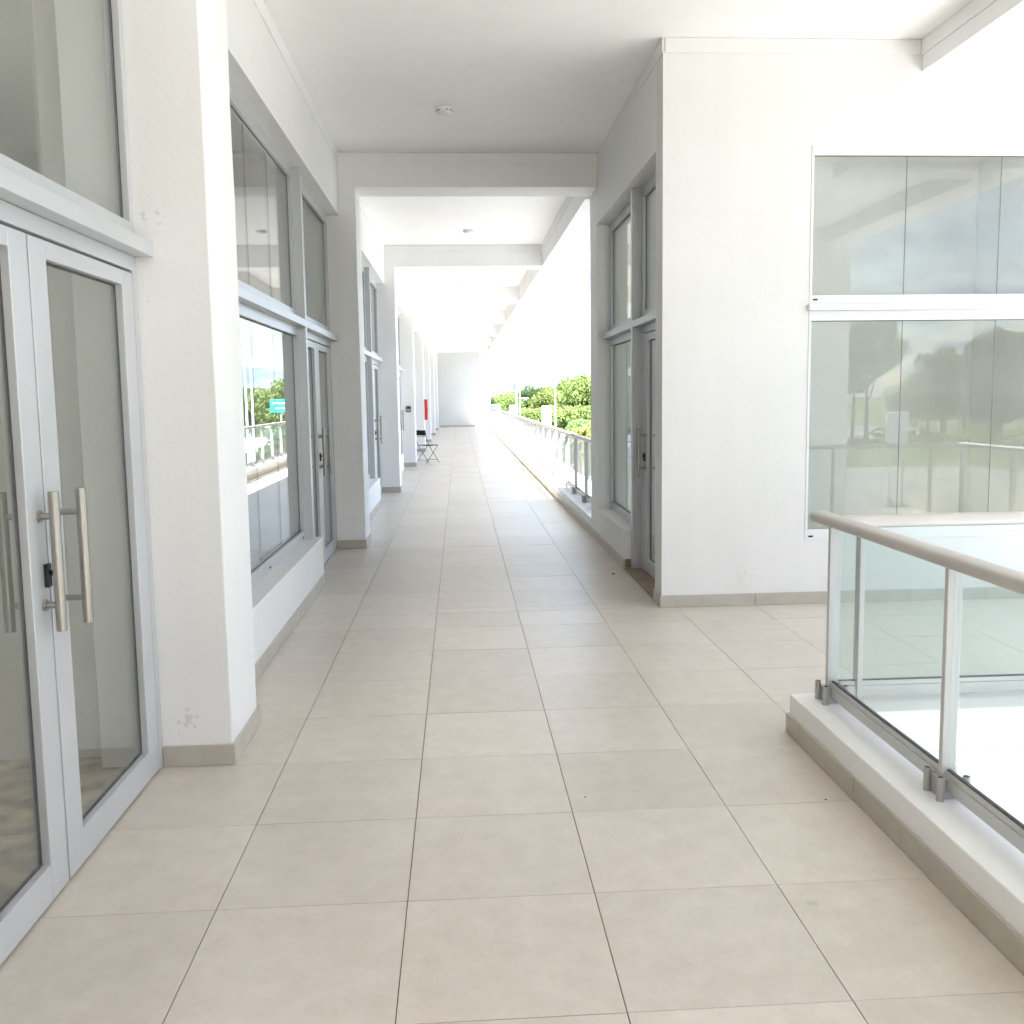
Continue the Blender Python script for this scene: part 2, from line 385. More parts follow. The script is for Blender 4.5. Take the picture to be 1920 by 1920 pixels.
# ------------------------------------------------------------------ shopfronts
def leaf(parent, y0, y1, hy, xf, sgn, z0=0.012, z1=2.118, lock=False, so=0.066):
    """door leaf between y0 and y1; sgn=+1 faces +x. hy = handle position"""
    xb = xf-0.045*sgn
    X = lambda a: tuple(sorted((xf-0.002*sgn, xf-a*sgn)))
    fx0, fx1 = X(0.047)
    st = 0.125; ti = 0.06; bi = 0.118
    d = boxes('door', [(fx0, fx1, y0, y0+st, z0, z1), (fx0, fx1, y1-st, y1, z0, z1), (fx0, fx1, y0+st, y1-st, z1-ti, z1), (fx0, fx1, y0+st, y1-st, z0, z0+bi)], M_alu, parent, 0.0025)
    gx0, gx1 = sorted((xf-0.030*sgn, xf-0.036*sgn))
    boxes('pane', [(gx0, gx1, y0+st-0.006, y1-st+0.006, z0+bi-0.006, z1-ti+0.006)], M_glass, d)
    q0, q1 = sorted((xf-0.0285*sgn, xf-0.0375*sgn)); e = 0.007
    ya, yb, za, zb = y0+st, y1-st, z0+bi, z1-ti
    boxes('gasket', [(q0, q1, ya, ya+e, za, zb), (q0, q1, yb-e, yb, za, zb), (q0, q1, ya+e, yb-e, za, za+e), (q0, q1, ya+e, yb-e, zb-e, zb)], M_gasket, d)
    for s, nm in ((1, 'pull_handle'), (-1, 'pull_handle')):
        xt = (xf-0.002*sgn)+so*sgn if s == 1 else xf-0.047*sgn-0.066*sgn
        xs = xf-0.002*sgn if s == 1 else xf-0.047*sgn
        def fn(bm):
            tube(bm, (xt, hy, 0.872), (xt, hy, 1.318), 0.0165, 20)
            for z in (0.955, 1.240):
                tube(bm, (xs, hy, z), (xt, hy, z), 0.0105, 14); tube(bm, (xs, hy, z), (xs+0.008*sgn*s, hy, z), 0.019, 16)
        part(nm, fn, M_steel, d)
    if lock:
        ly = y1-0.022 if hy > (y0+y1)/2 else y0+0.022
        def fl(bm):
            a0, a1 = sorted((xf-0.0025*sgn, xf+0.012*sgn)); box(bm, a0, a1, ly-0.014, ly+0.014, 1.010, 1.085)
            tube(bm, (xf+0.012*sgn, ly, 1.055), (xf+0.022*sgn, ly, 1.055), 0.009, 12)
        part('lock', fl, M_black, d, 0.004)
    return d
def glazing(parent, y0, y1, z0, z1, joints, xf, sgn, m_=M_glass):
    gx0, gx1 = sorted((xf-0.028*sgn, xf-0.036*sgn)); cuts = [y0]+joints+[y1]
    for a, b in zip(cuts, cuts[1:]):
        boxes('pane', [(gx0, gx1, a+(0.002 if a != y0 else 0), b-(0.002 if b != y1 else 0), z0, z1)], m_, parent)
    if joints:
        [boxes('glass_joint', [(gx0+0.001, gx1-0.001, j-0.0019, j+0.0019, z0, z1)], M_joint, parent) for j in joints]
    q0, q1 = sorted((xf-0.0265*sgn, xf-0.0375*sgn)); e = 0.006
    boxes('gasket', [(q0, q1, y0, y0+e, z0, z1), (q0, q1, y1-e, y1, z0, z1), (q0, q1, y0+e, y1-e, z0, z0+e), (q0, q1, y0+e, y1-e, z1-e, z1)], M_gasket, parent)
def make_shopfront(label):
    t = thing('shopfront', label, 'shopfront', (0, 0, 0), 0, 'grey aluminium shopfronts along the walkway')
    W0, W1 = 0.514, 3.945; D0, D1 = 4.02, PIT-0.003       # window and door spans
    xa, xb = XF-0.06, XF
    ZT, ZG, ZB = HL-0.001, 3.385, 2.255
    wf = boxes('window_frame', [
        (xa, xb, W0, W1, ZG, ZT), (xa, xb, W0, W1, ZB, 2.325), (xa, xb, W0, W0+0.06, 2.325, ZG), (xa, xb, W1-0.06, W1, 2.325, ZG),
        (xa, xb, W0, W1, 2.115, 2.19), (xa, xb, W0, W1, 0.4125, 0.49), (xa, xb, W0, W0+0.06, 0.49, 2.115), (xa, xb, W1-0.06, W1, 0.49, 2.115)], M_alu, t, 0.0025)
    J = [0.84, 1.58, 2.32, 3.06]
    glazing(wf, W0+0.06, W1-0.06, 2.325, ZG, J, XF, 1); glazing(wf, W0+0.06, W1-0.06, 0.49, 2.115, J, XF, 1)
    boxes('mullion', [(xa-0.03, XF+0.070, W1+0.001, D0-0.001, 0.0, 2.189), (xa-0.03, XF+0.070, W1+0.001, D0-0.001, 2.2505, ZT)], M_alu, t, 0.003)
    boxes('transom_bar', [(xa-0.02, XF+0.072, W0, D1, 2.19, 2.250)], M_alu, t, 0.003)
    df = boxes('door_frame', [(xa, xb, D0, D1, ZG, ZT), (xa, xb, D0, D1, ZB, 2.325), (xa, xb, D0, D0+0.045, 2.325, ZG), (xa, xb, D1-0.045, D1, 2.325, ZG),
        (xa, xb, D0, D1, 2.128, 2.189), (xa, xb, D0, D0+0.05, 0.002, 2.128), (xa, xb, D1-0.05, D1, 0.002, 2.128)], M_alu, t, 0.0025)
    glazing(df, D0+0.045, D1-0.045, 2.325, ZG, [], XF, 1)
    GY = 9.11-P0
    leaf(t, D0+0.053, GY-0.0055, GY-0.050, XF, 1, lock=True, so=0.049); boxes('gasket', [(XF-0.040, XF-0.014, GY-0.0075, GY+0.0075, 0.02, 2.115)], M_gasket, t); leaf(t, GY+0.0055, D1-0.053, GY+0.066, XF, 1, so=0.087)  # dark strip between the leaves stands in for shade in the gap
    # drain caps along the bottom rail
    [boxes('drain_cap', [(XF+0.0005, XF+0.006, y, y+0.045, 0.438, 0.450)], M_black, t, 0.002) for y in (2.42, 3.82)]
    return t
sf0 = make_shopfront('grey shopfront with tall window and double door between the first two left pillars')
sfl = {-1: 'grey double door with steel pull handles nearest the camera, at the left edge', 1: 'second grey shopfront, seen edge-on between the second and third pillars',
       2: 'third grey shopfront, seen edge-on between the third pillar and the card reader pillar', 3: 'fourth grey shopfront, behind the black folding chair',
       4: 'fifth grey shopfront on the left, just past the red cabinet', 5: 'sixth grey shopfront on the left, far along the walkway', 6: 'seventh grey shopfront on the left, near the end wall', -2: 'grey shopfront behind the camera'}
for k in range(-2, 7):
    o = sf0 if k == 0 else copy_tree(sf0)
    o.location = (0, P(k), 0)
    if k: o['label'] = sfl[k]

# ------------------------------------------------------------------ ceiling beams
bl = {-1: 'ceiling beam behind the camera', 0: 'ceiling beam above the camera, over the nearest pillar', 1: 'first ceiling beam across the walkway, wide and shaded, from the second pillar to the corner shop',
      2: 'second ceiling beam across the walkway, cream lit, beyond the corner shop', 3: 'third ceiling beam across the walkway', 4: 'fourth ceiling beam across the walkway',
      5: 'fifth ceiling beam across the walkway', 6: 'sixth ceiling beam across the walkway', 7: 'last ceiling beam before the end wall'}
for k in range(-1, 8):
    x1 = 1.628 if k < 0 else 5.87 if k == 0 else (XR-0.002 if k == 1 else 1.628)
    t = thing('ceiling_beam', bl[k], 'beam', (0, P(k)+0.01, 0), 0, 'white beams crossing the walkway ceiling')
    segs = [(XP+0.001, x1, 0, 0.47, HB, HC-0.001)]
    if k == 0: segs = [(XP+0.001, 3.568, 0, 0.47, HB, HC-0.001), (4.052, 5.878, 0, 0.47, HB, HC-0.001)]
    elif k >= 2: segs = [(XP+0.001, x1, 0, 0.47, HB, HC-0.001)]
    boxes('beam', [(XW+0.001, XP, 0.001, 0.469, HL+0.12, HC-0.001)] if False else segs, M_white, t, 0.005)
    boxes('cornice', [(s[0]+0.001, s[1]-0.001, -0.011, -0.0005, 3.993, HC-0.002) for s in segs], M_white, t, 0.003)
def long_beam(label, x0, x1, y0, y1, z0, cx=None):
    t = thing('edge_beam', label, 'beam', (0, 0, 0), 0, 'beams running along the walkway')
    boxes('beam', [(x0, x1, y0, y1, z0, HC-0.001)], M_white, t, 0.005)
    boxes('cornice', [(x0-0.012, x0-0.0005, y0, y1, 3.993, HC-0.002)], M_white, t, 0.003)
long_beam('long white edge beam above the far balustrade', 1.63, 1.85, YR1+0.002, 52.9, HB-0.002)
long_beam('white beam meeting the corner shop front at the upper right', 3.57, 4.05, YN+0.46, YR0-0.001, 3.88)
long_beam('white edge beam behind the camera', 1.63, 1.85, -13.9, YN-0.002, HB-0.002)
long_beam('outer white roof beam beyond the right edge of the view', 5.88, 6.32, YN+0.46, YR0-0.001, 3.879)

t = thing('roof_beam', 'white beam along the rear edge of the wide roof, behind the camera', 'beam', (0, 0, 0))
boxes('beam', [(1.853, 3.568, YN+0.02, YN+0.45, 3.80, HC-0.001), (4.052, 5.878, YN+0.02, YN+0.45, 3.80, HC-0.001), (3.57, 4.05, YN+0.02, YN+0.455, 3.80, HC-0.001)], M_white, t, 0.005)
# ------------------------------------------------------------------ corner shop on the right
cs = thing('corner_shop', 'white corner shop block on the right with large window and side door', 'building', (0, 0, 0))
WX0, WX1, WZ0, WZ1 = 2.772, 5.60, 0.486, 3.362
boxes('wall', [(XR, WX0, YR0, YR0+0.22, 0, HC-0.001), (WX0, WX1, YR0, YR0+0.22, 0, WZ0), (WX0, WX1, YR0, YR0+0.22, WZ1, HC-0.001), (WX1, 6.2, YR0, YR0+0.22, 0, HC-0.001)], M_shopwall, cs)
SD0, SD1, SW1 = 7.172, 8.42, 10.20
w2 = boxes('wall', [(XR, XR+0.24, YR0+0.2205, SD0, 0, HC-0.001), (XR, XR+0.24, SD0, SW1, 3.385, HC-0.001), (XR, XR+0.24, SW1, YR1, 0, HC-0.001), (XR, XR+0.24, 8.50, SW1, 0, 0.345)], M_white, cs)
boxes('wall', [(XR+0.2405, 6.2, YR1-0.22, YR1, 0, HC-0.001), (6.0, 6.2, YR0+0.2205, YR0+0.5, 0, HC-0.001), (6.0, 6.2, YR0+0.5, 9.0, 0, 0.8), (6.0, 6.2, YR0+0.5, 9.0, 2.9, HC-0.001), (6.0, 6.2, 9.0, YR1-0.2205, 0, HC-0.001)], M_roomb, cs)
boxes('parapet', [(1.86, 6.2, YR1-0.2, YR1, HC+0.302, 5.20), (1.86, 6.2, YR0, YR0+0.2, HC+0.302, 5.20)], M_white, cs)
boxes('room_floor', [(XR+0.245, 5.99, YR0+0.23, YR1-0.23, -0.004, 0.012)], M_concrete, cs)
boxes('cornice', [(XR-0.010, XR-0.0005, YR0-0.010, 8.05, 3.997, HC-0.002)], M_white, cs, 0.003)
boxes('cornice', [(XR+0.012, 3.555, YR0-0.012, YR0-0.0005, 3.997, HC-0.002)], M_shopwall, cs, 0.003)
boxes('lining', [(XR+0.2405, XR+0.25, YR0+0.221, SD0, 0.013, HC-0.002), (XR+0.2405, 5.995, YR1-0.232, YR1-0.2205, 0.013, HC-0.002)], M_roomb, cs)
boxes('sill', [(XR-0.002, XR+0.15, 8.502, SW1-0.002, 0.3455, 0.362)], M_white, cs, 0.004)
skirt_run(cs, 'x', YR0, XR-0.013, 6.0, side=-1, phase=0.0)
skirt_run(cs, 'y', XR, YR0, SD0, side=-1)
skirt_run(cs, 'y', XR, 8.50, YR1, side=-1)
boxes('skirting_tile', [(XR+0.001, XR+0.13, 8.486, 8.4995, 0.026, 0.10)], M_thresh, cs)
boxes('threshold', [(XR-0.004, XR+0.18, SD0+0.002, 8.484, 0.0, 0.024)], M_thresh, cs, 0.003)
# side shopfront
XS = XR+0.135
ss = thing('shopfront', 'grey side shopfront of the corner shop with single glass door and window', 'shopfront', (0, 0, 0))
xa, xb = XS, XS+0.06
boxes('mullion', [(XS-0.085, xb+0.02, SD1, SD1+0.075, 0.026, 2.189), (XS-0.085, xb+0.02, SD1, SD1+0.075, 2.2505, 3.384)], M_alu, ss, 0.003)
boxes('transom_bar', [(XS-0.072, xb+0.02, SD0+0.002, SW1-0.002, 2.19, 2.250)], M_alu, ss, 0.003)
wA, wB = SD1+0.0755, SW1-0.002
wf = boxes('window_frame', [(xa, xb, wA, wB, 3.30, 3.384), (xa, xb, wA, wB, 2.2505, 2.32), (xa, xb, wA, wA+0.06, 2.32, 3.30), (xa, xb, wB-0.06, wB, 2.32, 3.30),
    (xa, xb, wA, wB, 2.115, 2.1895), (xa, xb, wA, wB, 0.3625, 0.44), (xa, xb, wA, wA+0.06, 0.44, 2.115), (xa, xb, wB-0.06, wB, 0.44, 2.115)], M_alu, ss, 0.0025)
glazing(wf, wA+0.06, wB-0.06, 2.32, 3.30, [], XS, -1); glazing(wf, wA+0.06, wB-0.06, 0.44, 2.115, [9.36], XS, -1)
dA, dB = SD0+0.002, SD1-0.0005
df = boxes('door_frame', [(xa, xb, dA, dB, 3.30, 3.384), (xa, xb, dA, dB, 2.2505, 2.32), (xa, xb, dA, dA+0.05, 2.32, 3.30), (xa, xb, dB-0.05, dB, 2.32, 3.30),
    (xa, xb, dA, dB, 2.128, 2.1895), (xa, xb, dA, dA+0.05, 0.026, 2.128), (xa, xb, dB-0.06, dB, 0.026, 2.128), (xa, xb, dB-0.125, dB-0.09, 0.026, 2.128)], M_alu, ss, 0.0025)
glazing(df, dA+0.05, dB-0.05, 2.32, 3.30, [], XS, -1)
leaf(ss, dA+0.053, dB-0.128, dB-0.128-0.063, XS, -1, z0=0.03, lock=True)
# front window of the corner shop
fw = thing('shop_window', 'wide white framed window of the corner shop above the right balustrade, reflecting trees', 'window', (0, 0, 0))
ya, yb = YR0-0.004, YR0+0.055
FX0, FX1 = WX0+0.001, WX1-0.001
def fbox(x0, x1, z0, z1): return (x0, x1, ya, yb, z0, z1)
ff = boxes('window_frame', [fbox(FX0, FX1, 3.297, WZ1-0.001), fbox(FX0, FX0+0.020, 0.57, 2.117), fbox(FX0, FX0+0.020, 2.303, 3.297), fbox(FX1-0.02, FX1, 0.57, 2.117), fbox(FX1-0.02, FX1, 2.303, 3.297),
    fbox(FX0, FX1, 2.117, 2.189), fbox(FX0, FX1, 2.234, 2.303), fbox(FX0, FX1, WZ0+0.001, 0.57)], M_whitealu, fw, 0.0025)
boxes('transom_bar', [(FX0-0.012, FX1, YR0-0.045, yb, 2.1895, 2.2335)], M_whitealu, fw, 0.003)
JX = [3.492, 4.206, 4.92]
for z0, z1 in ((0.57, 2.117), (2.303, 3.297)):
    cuts = [FX0+0.02]+JX+[FX1-0.02]
    for a, b in zip(cuts, cuts[1:]): boxes('pane', [(a+0.0022, b-0.0022, YR0+0.018, YR0+0.026, z0, z1)], M_frontglass, fw)
    [boxes('glass_joint', [(j-0.0021, j+0.0021, YR0+0.0185, YR0+0.0255, z0, z1)], M_joint, fw) for j in JX]
    e = 0.005; A, B = FX0+0.02, FX1-0.02
    boxes('gasket', [(A, B, YR0+0.015, YR0+0.0175, z1-e, z1), (A, B, YR0+0.015, YR0+0.0175, z0, z0+e*0.5), (A, A+e*0.6, YR0+0.015, YR0+0.0175, z0+e*0.5, z1-e)], M_gasket, fw)
[boxes('drain_cap', [(2.80, 2.835, ya-0.004, ya-0.0005, z, z+0.012)], M_black, fw) for z in (2.264, 0.510)]
# unseen glazing added on the street side to brighten the shop room
sg = thing('shop_window', 'added street side window that lights the corner shop room, out of sight', 'window', (0, 0, 0))
boxes('window_frame', [(6.05, 6.10, YR0+0.501, 8.999, 0.801, 0.86), (6.05, 6.10, YR0+0.501, 8.999, 2.84, 2.899), (6.05, 6.10, 8.2, 8.26, 0.86, 2.84)], M_alu, sg)
boxes('pane', [(6.07, 6.078, YR0+0.501, 8.2, 0.86, 2.84)], M_glass, sg)
boxes('pane', [(6.07, 6.078, 8.26, 8.999, 0.86, 2.84)], M_glass, sg)

# ------------------------------------------------------------------ wing behind the camera, widened to cut light from behind (edge seen reflected)
rw = thing('opposite_wing', 'white wing of the building behind the camera, widened to cut light, seen only in reflections', 'building', (0, 0, 0))
boxes('wall', [(WGX, 6.32, YN+0.02, YN+0.45, G, 3.799), (WGX, WGX+0.3, -13.9, YN+0.0195, G, HC-0.001), (6.02, 6.32, -13.9, YN+0.0195, G, HC-0.001)], M_white, rw, 0.006)
boxes('roof', [(WGX, 6.32, -13.9, YN-0.002, HC, HC+0.3)], M_white, rw)



# ------------------------------------------------------------------ end wall
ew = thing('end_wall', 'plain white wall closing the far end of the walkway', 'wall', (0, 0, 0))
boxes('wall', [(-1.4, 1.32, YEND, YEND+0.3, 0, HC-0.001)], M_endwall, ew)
skirt_run(ew, 'x', YEND, -0.83, 1.32, side=-1)
struct(boxes('end_pillar', [(1.321, 1.84, YEND, YEND+0.5, 0, HC-0.001)], M_white))

# ------------------------------------------------------------------ kerbs
ZK = 0.19
def kerb(label, x0, x1, y0, y1, runs, fas=None):
    t = thing('kerb', label, 'kerb', (0, 0, 0))
    part('kerb_wall', lambda bm: (rough_box(bm, *(fas or [(x0, x1, y0, y1, 0.001, ZK)])[0]), [box(bm, *q) for q in (fas or [])[1:]]), M_white, t, 0.006)
    for (ax, face, a0, a1, sd, ph) in runs: skirt_run(t, ax, face, a0, a1, side=sd, phase=ph)
    return t
kerb('white kerb with stone skirting under the near right balustrade', 1.72, 2.00, -13.9, 4.25, [('y', 1.72, 0.0, 4.263, -1, 0.486), ('x', 4.25, 1.72, 2.0, 1, None)], [(1.72, 2.00, -13.9, 4.25, 0.001, ZK), (1.9005, 2.00, -13.9, 3.96, -0.75, 0.0005)])
kerb('white kerb under the balustrade that runs across to the right', 2.001, 5.7, 3.96, 4.25, [('x', 4.25, 2.001, 5.7, 1, 0.0)], [(2.001, 5.7, 3.96, 4.25, 0.001, ZK), (2.001, 5.7, 3.96, 4.048, -0.75, 0.0005)])
kerb('long white kerb with stone skirting under the far balustrade', XR, 2.0, YR1+0.001, YEND-0.001, [('y', XR, YR1, YEND-0.01, -1, RY)], [(XR, 2.0, YR1+0.301, YEND-0.001, 0.001, ZK), (1.9005, 2.0, YR1+0.301, YEND-0.001, -0.75, 0.0005), (XR, 2.0, YR1+0.001, YR1+0.3005, 0.001, ZK)])

# ------------------------------------------------------------------ balustrades
def rail_profile():
    pts = []; w, h, n = 0.042, 0.0265, 16
    for k in range(n):
        a = 2*math.pi*k/n; c_, s_ = math.cos(a), math.sin(a)
        pts.append((w*math.copysign(abs(c_)**0.62, c_), h*math.copysign(abs(s_)**0.62, s_)))
    return pts
def handrail(bm, p0, p1, z, cap0=True, cap1=True):
    p0, p1 = Vector((*p0, z)), Vector((*p1, z)); d = (p1-p0).normalized(); u = Vector((d.y, -d.x, 0)); up = Vector((0, 0, 1))
    st = []
    if cap0: st += [(-0.040+0.045*(1-math.cos(a)), math.sin(a)) for a in (0.25, 0.5, 0.8, 1.1, 1.35)]
    st += [(0.0 if not cap0 else 0.01, 1.0)]; Ln = (p1-p0).length
    st += [(Ln if not cap1 else Ln-0.01, 1.0)]
    if cap1: st += [(Ln+0.040-0.045*(1-math.cos(a)), math.sin(a)) for a in (1.35, 1.1, 0.8, 0.5, 0.25)]
    rings = []
    for s, k in st: rings.append([bm.verts.new(p0+d*s+u*(a*k)+up*(b*(0.35+0.65*k))) for a, b in rail_profile()])
    n = len(rings[0])
    for A, B in zip(rings, rings[1:]):
        for k in range(n):
            f = bm.faces.new((A[k], A[(k+1)%n], B[(k+1)%n], B[k])); f.smooth = True
    capf(bm, rings[0], True); capf(bm, rings[-1], False)
def post_fn(bm): box(bm, -0.026, 0.026, -0.0125, 0.0125, 0.205, 0.995)
post_me = mesh('post', post_fn, M_rail)
def clamp_fn(bm):
    box(bm, -0.038, 0.038, -0.038, 0.038, ZK-0.002, 0.258)
    for sx in (-1, 1):
        for sy in (-1, 1):
            tube(bm, (sx*0.046, sy*0.046, ZK-0.002), (sx*0.046, sy*0.046, 0.274), 0.0130, 16)
clamp_me = mesh('base_clamp', clamp_fn, M_clamp)
def socket_fn(bm):
    for sx in (-1, 1):
        for sy in (-1, 1): tube(bm, (sx*0.046, sy*0.046, 0.2742), (sx*0.046, sy*0.046, 0.2748), 0.0095, 12)
sock_me = mesh('bolt_hole', socket_fn, M_slot)
def balustrade(label, p0, p1, stations, rail0, rail1, cap0, cap1, ext0=0.0, ext1=0.0, low=0.0, bare=()):
    t = thing('glass_balustrade', label, 'balustrade', (0, 0, 0))
    p0, p1 = Vector(p0), Vector(p1); d = (p1-p0).normalized(); ang = math.atan2(d.y, d.x)-math.pi/2
    part('handrail', lambda bm: handrail(bm, tuple(p0+d*rail0)[:2], tuple(p0+d*rail1)[:2], 1.019+low, cap0, cap1), M_handrail, t)
    for s in stations:
        o = link('post', post_me, t); q = p0+d*s; o.location = (q.x, q.y, 0); o.rotation_euler = (0, 0, ang)
        b = o.modifiers.new('bevel', 'BEVEL'); b.width = 0.003; b.segments = 2
        if s not in bare: link('base_clamp', clamp_me, o); link('bolt_hole', sock_me, o)
    sp = ([stations[0]-ext0] if ext0 else [])+list(stations)+([stations[-1]+ext1] if ext1 else [])
    for a, b in zip(sp, sp[1:]):
        def bar(bm, w, z0, z1, e):
            A = p0+d*(a+e); B = p0+d*(b-e); u = Vector((d.y, -d.x))*w
            v = [(A+u), (B+u), (B-u), (A-u)]
            lo = [bm.verts.new((q.x, q.y, z0)) for q in v]; hi = [bm.verts.new((q.x, q.y, z1)) for q in v]
            bm.faces.new(lo[::-1]); bm.faces.new(hi)
            for k in range(4): bm.faces.new((lo[k], lo[(k+1)%4], hi[(k+1)%4], hi[k]))
        part('bottom_rail', lambda bm: (bar(bm, 0.016, 0.215, 0.262, 0.0133), bar(bm, 0.012, 0.2625, 0.283, 0.0133)), M_rail, t, 0.002)
        g = part('pane', lambda bm: bar(bm, 0.004, 0.283, 0.990, 0.0165), M_railglass, t)
        part('gasket', lambda bm: (bar(bm, 0.0065, 0.2832, 0.2885, 0.0135),), M_gasket, t)
    return t
XB = 1.868; YB = 4.12
balustrade('glass balustrade at lower right running toward the camera, with tan grey handrail', (XB, YB), (XB, -13.8), [1.03*q for q in range(17)], -0.20, 17.0, True, False)
balustrade('glass balustrade running across to the right, behind the near handrail corner', (XB, YB), (6.0, YB), [0.12, 1.20, 2.26, 3.32], 0.03, 3.66, False, False, ext0=0.10, ext1=0.30, bare=(0.12,))
balustrade('outer glass balustrade on the street edge, right of the view', (5.53, YB), (5.53, YR0-0.02), [0.02, 0.95, 1.88, 2.74], -0.02, 2.78, False, False)
st_far = [0.52+1.12*k for k in range(34)]
balustrade('long glass balustrade along the right of the far walkway', (1.85, YR1), (1.85, 49.0), st_far, 0.01, 38.2, False, False, ext0=0.0)
balustrade('short end piece of balustrade beside the end wall', (1.83, 48.95), (1.32, 48.95), [0.06, 0.46], 0.0, 0.5, False, False)

# ------------------------------------------------------------------ smoke detectors
def make_detector(label):
    t = thing('smoke_detector', label, 'smoke detector', (0, 0, 0), 0, 'smoke detectors on the walkway ceiling')
    part('base', lambda bm: tube(bm, (0, 0, -0.0005), (0, 0, -0.016), 0.078, 40), M_plasticw, t)
    part('chamber', lambda bm: (tube(bm, (0, 0, -0.0162), (0, 0, -0.040), 0.074, 40, 0.063), tube(bm, (0, 0, -0.0402), (0, 0, -0.052), 0.063, 40, 0.045)), M_plasticw, t)
    def slots(bm):
        for k in range(12):
            a = 2*math.pi*(k+0.5)/12
            if k % 4 == 3: continue
            r = 0.0705; cx_, sx_ = math.cos(a), math.sin(a); e = 0.011
            pts = [(cx_*(r+dr)-sx_*s, sx_*(r+dr)+cx_*s, z) for z, dr in ((-0.020, 0.0035), (-0.030, -0.0010)) for s in (-e, e)]
            v = [bm.verts.new(p) for p in pts]+[bm.verts.new((p[0]*0.9, p[1]*0.9, p[2])) for p in pts]
            for f in ((0,1,3,2),(4,6,7,5),(0,4,5,1),(2,3,7,6),(0,2,6,4),(1,5,7,3)): bm.faces.new([v[i] for i in f])
    stuff(part('vent_slots', slots, M_ventgrey, t))
    return t
dl = ['round white smoke detector on the ceiling nearest the camera, before the first beam', 'second smoke detector, between the first and second ceiling beams', 'third smoke detector, between the second and third ceiling beams', 'fourth smoke detector, beyond the third ceiling beam']
d0 = make_detector(dl[0])
for k, (x, y) in enumerate(((0.12, 8.62), (0.38, 14.7), (0.38, 20.9), (0.44, 26.6))):
    o = d0 if k == 0 else copy_tree(d0); o.location = (x, y, HC); o['label'] = dl[k]
    o.rotation_euler = (0, 0, math.radians(-90+15*(k % 2)))

# ------------------------------------------------------------------ card reader, red cabinet
t = thing('card_reader', 'small dark grey card reader on the white pillar left of the folding chair', 'card reader', (-0.972, P(3), 1.33))
boxes('case', [(-0.055, 0.055, -0.034, -0.0005, -0.07, 0.07)], M_reader, t, 0.012)
boxes('screen', [(-0.022, 0.022, -0.037, -0.0345, 0.012, 0.050)], M_black, t, 0.003)
boxes('keypad', [(-0.036, 0.036, -0.0365, -0.0345, -0.052, 0.002)], M_readerface, t, 0.003)
t = thing('fire_cabinet', 'slim red cabinet fixed to the white pillar beyond the folding chair', 'cabinet', (XP, P(4), 0))
boxes('case', [(0.0005, 0.088, 0.06, 0.44, 0.93, 1.535)], M_red, t, 0.008)
boxes('door', [(0.0885, 0.096, 0.07, 0.43, 0.94, 1.525)], M_red, t, 0.003)
boxes('latch', [(0.0965, 0.106, 0.09, 0.11, 1.2, 1.26)], M_black, t, 0.002)

# ------------------------------------------------------------------ folding chair
ch = thing('folding_chair', 'black folding chair with grey tube legs standing by the card reader pillar', 'chair', (-0.605, 23.45, 0), math.radians(-44)); ch.scale = (0.95, 0.95, 0.98)
hw = 0.20                                    # local: faces +y, x across
def sl(bm):                                  # seat, a sagging fabric sheet
    n = 6; top = []; bot = []
    for i in range(n+1):
        for j in range(n+1):
            u, v = i/n, j/n
            z = 0.438-0.018*math.sin(math.pi*u)*math.sin(math.pi*v)
            top.append(bm.verts.new((-hw+2*hw*u, -0.16+0.36*v, z))); bot.append(bm.verts.new((-hw+2*hw*u, -0.16+0.36*v, z-0.012)))
    q = lambda i, j: i*(n+1)+j
    for i in range(n):
        for j in range(n):
            bm.faces.new((top[q(i,j)], top[q(i+1,j)], top[q(i+1,j+1)], top[q(i,j+1)])); bm.faces.new((bot[q(i,j)], bot[q(i,j+1)], bot[q(i+1,j+1)], bot[q(i+1,j)]))
    for i in range(n):
        for (a, b) in (((i,0),(i+1,0)), ((i+1,n),(i,n))): bm.faces.new((top[q(*a)], bot[q(*a)], bot[q(*b)], top[q(*b)]))
        for (a, b) in (((n,i),(n,i+1)), ((0,i+1),(0,i))): bm.faces.new((top[q(*a)], bot[q(*a)], bot[q(*b)], top[q(*b)]))
part('seat', sl, M_fabric, ch)
def bk(bm):
    for k in range(8):
        u0, u1 = k/8, (k+1)/8
        f = lambda u: (-hw-0.014+2*(hw+0.014)*u, -0.255-0.030*math.sin(math.pi*u))
        (xa_, ya_), (xb_, yb_) = f(u0), f(u1)
        v = [bm.verts.new(p) for p in ((xa_, ya_+0.018, 0.685), (xb_, yb_+0.018, 0.685), (xb_, yb_-0.012, 0.815), (xa_, ya_-0.012, 0.815),
                                       (xa_, ya_+0.006, 0.685), (xb_, yb_+0.006, 0.685), (xb_, yb_-0.024, 0.815), (xa_, ya_-0.024, 0.815))]
        for f_ in ((0,1,2,3),(7,6,5,4),(0,4,5,1),(3,2,6,7),(0,3,7,4),(1,5,6,2)): bm.faces.new([v[i] for i in f_])
part('backrest', bk, M_fabric, ch)
for sx in (-1, 1):
    x = sx*(hw+0.004)
    part('leg', lambda bm: pathtube(bm, [(x, -0.275, 0.82), (x, -0.20, 0.55), (x, -0.13, 0.43), (x, 0.17, 0.05), (x, 0.20, 0.012), (x, 0.23, 0.011)], 0.0085), M_tube, ch)
    x2 = sx*(hw-0.018)
    part('leg', lambda bm: pathtube(bm, [(x2, 0.19, 0.425), (x2, 0.02, 0.24), (x2, -0.17, 0.05), (x2, -0.20, 0.012), (x2, -0.23, 0.011)], 0.0085), M_tube, ch)
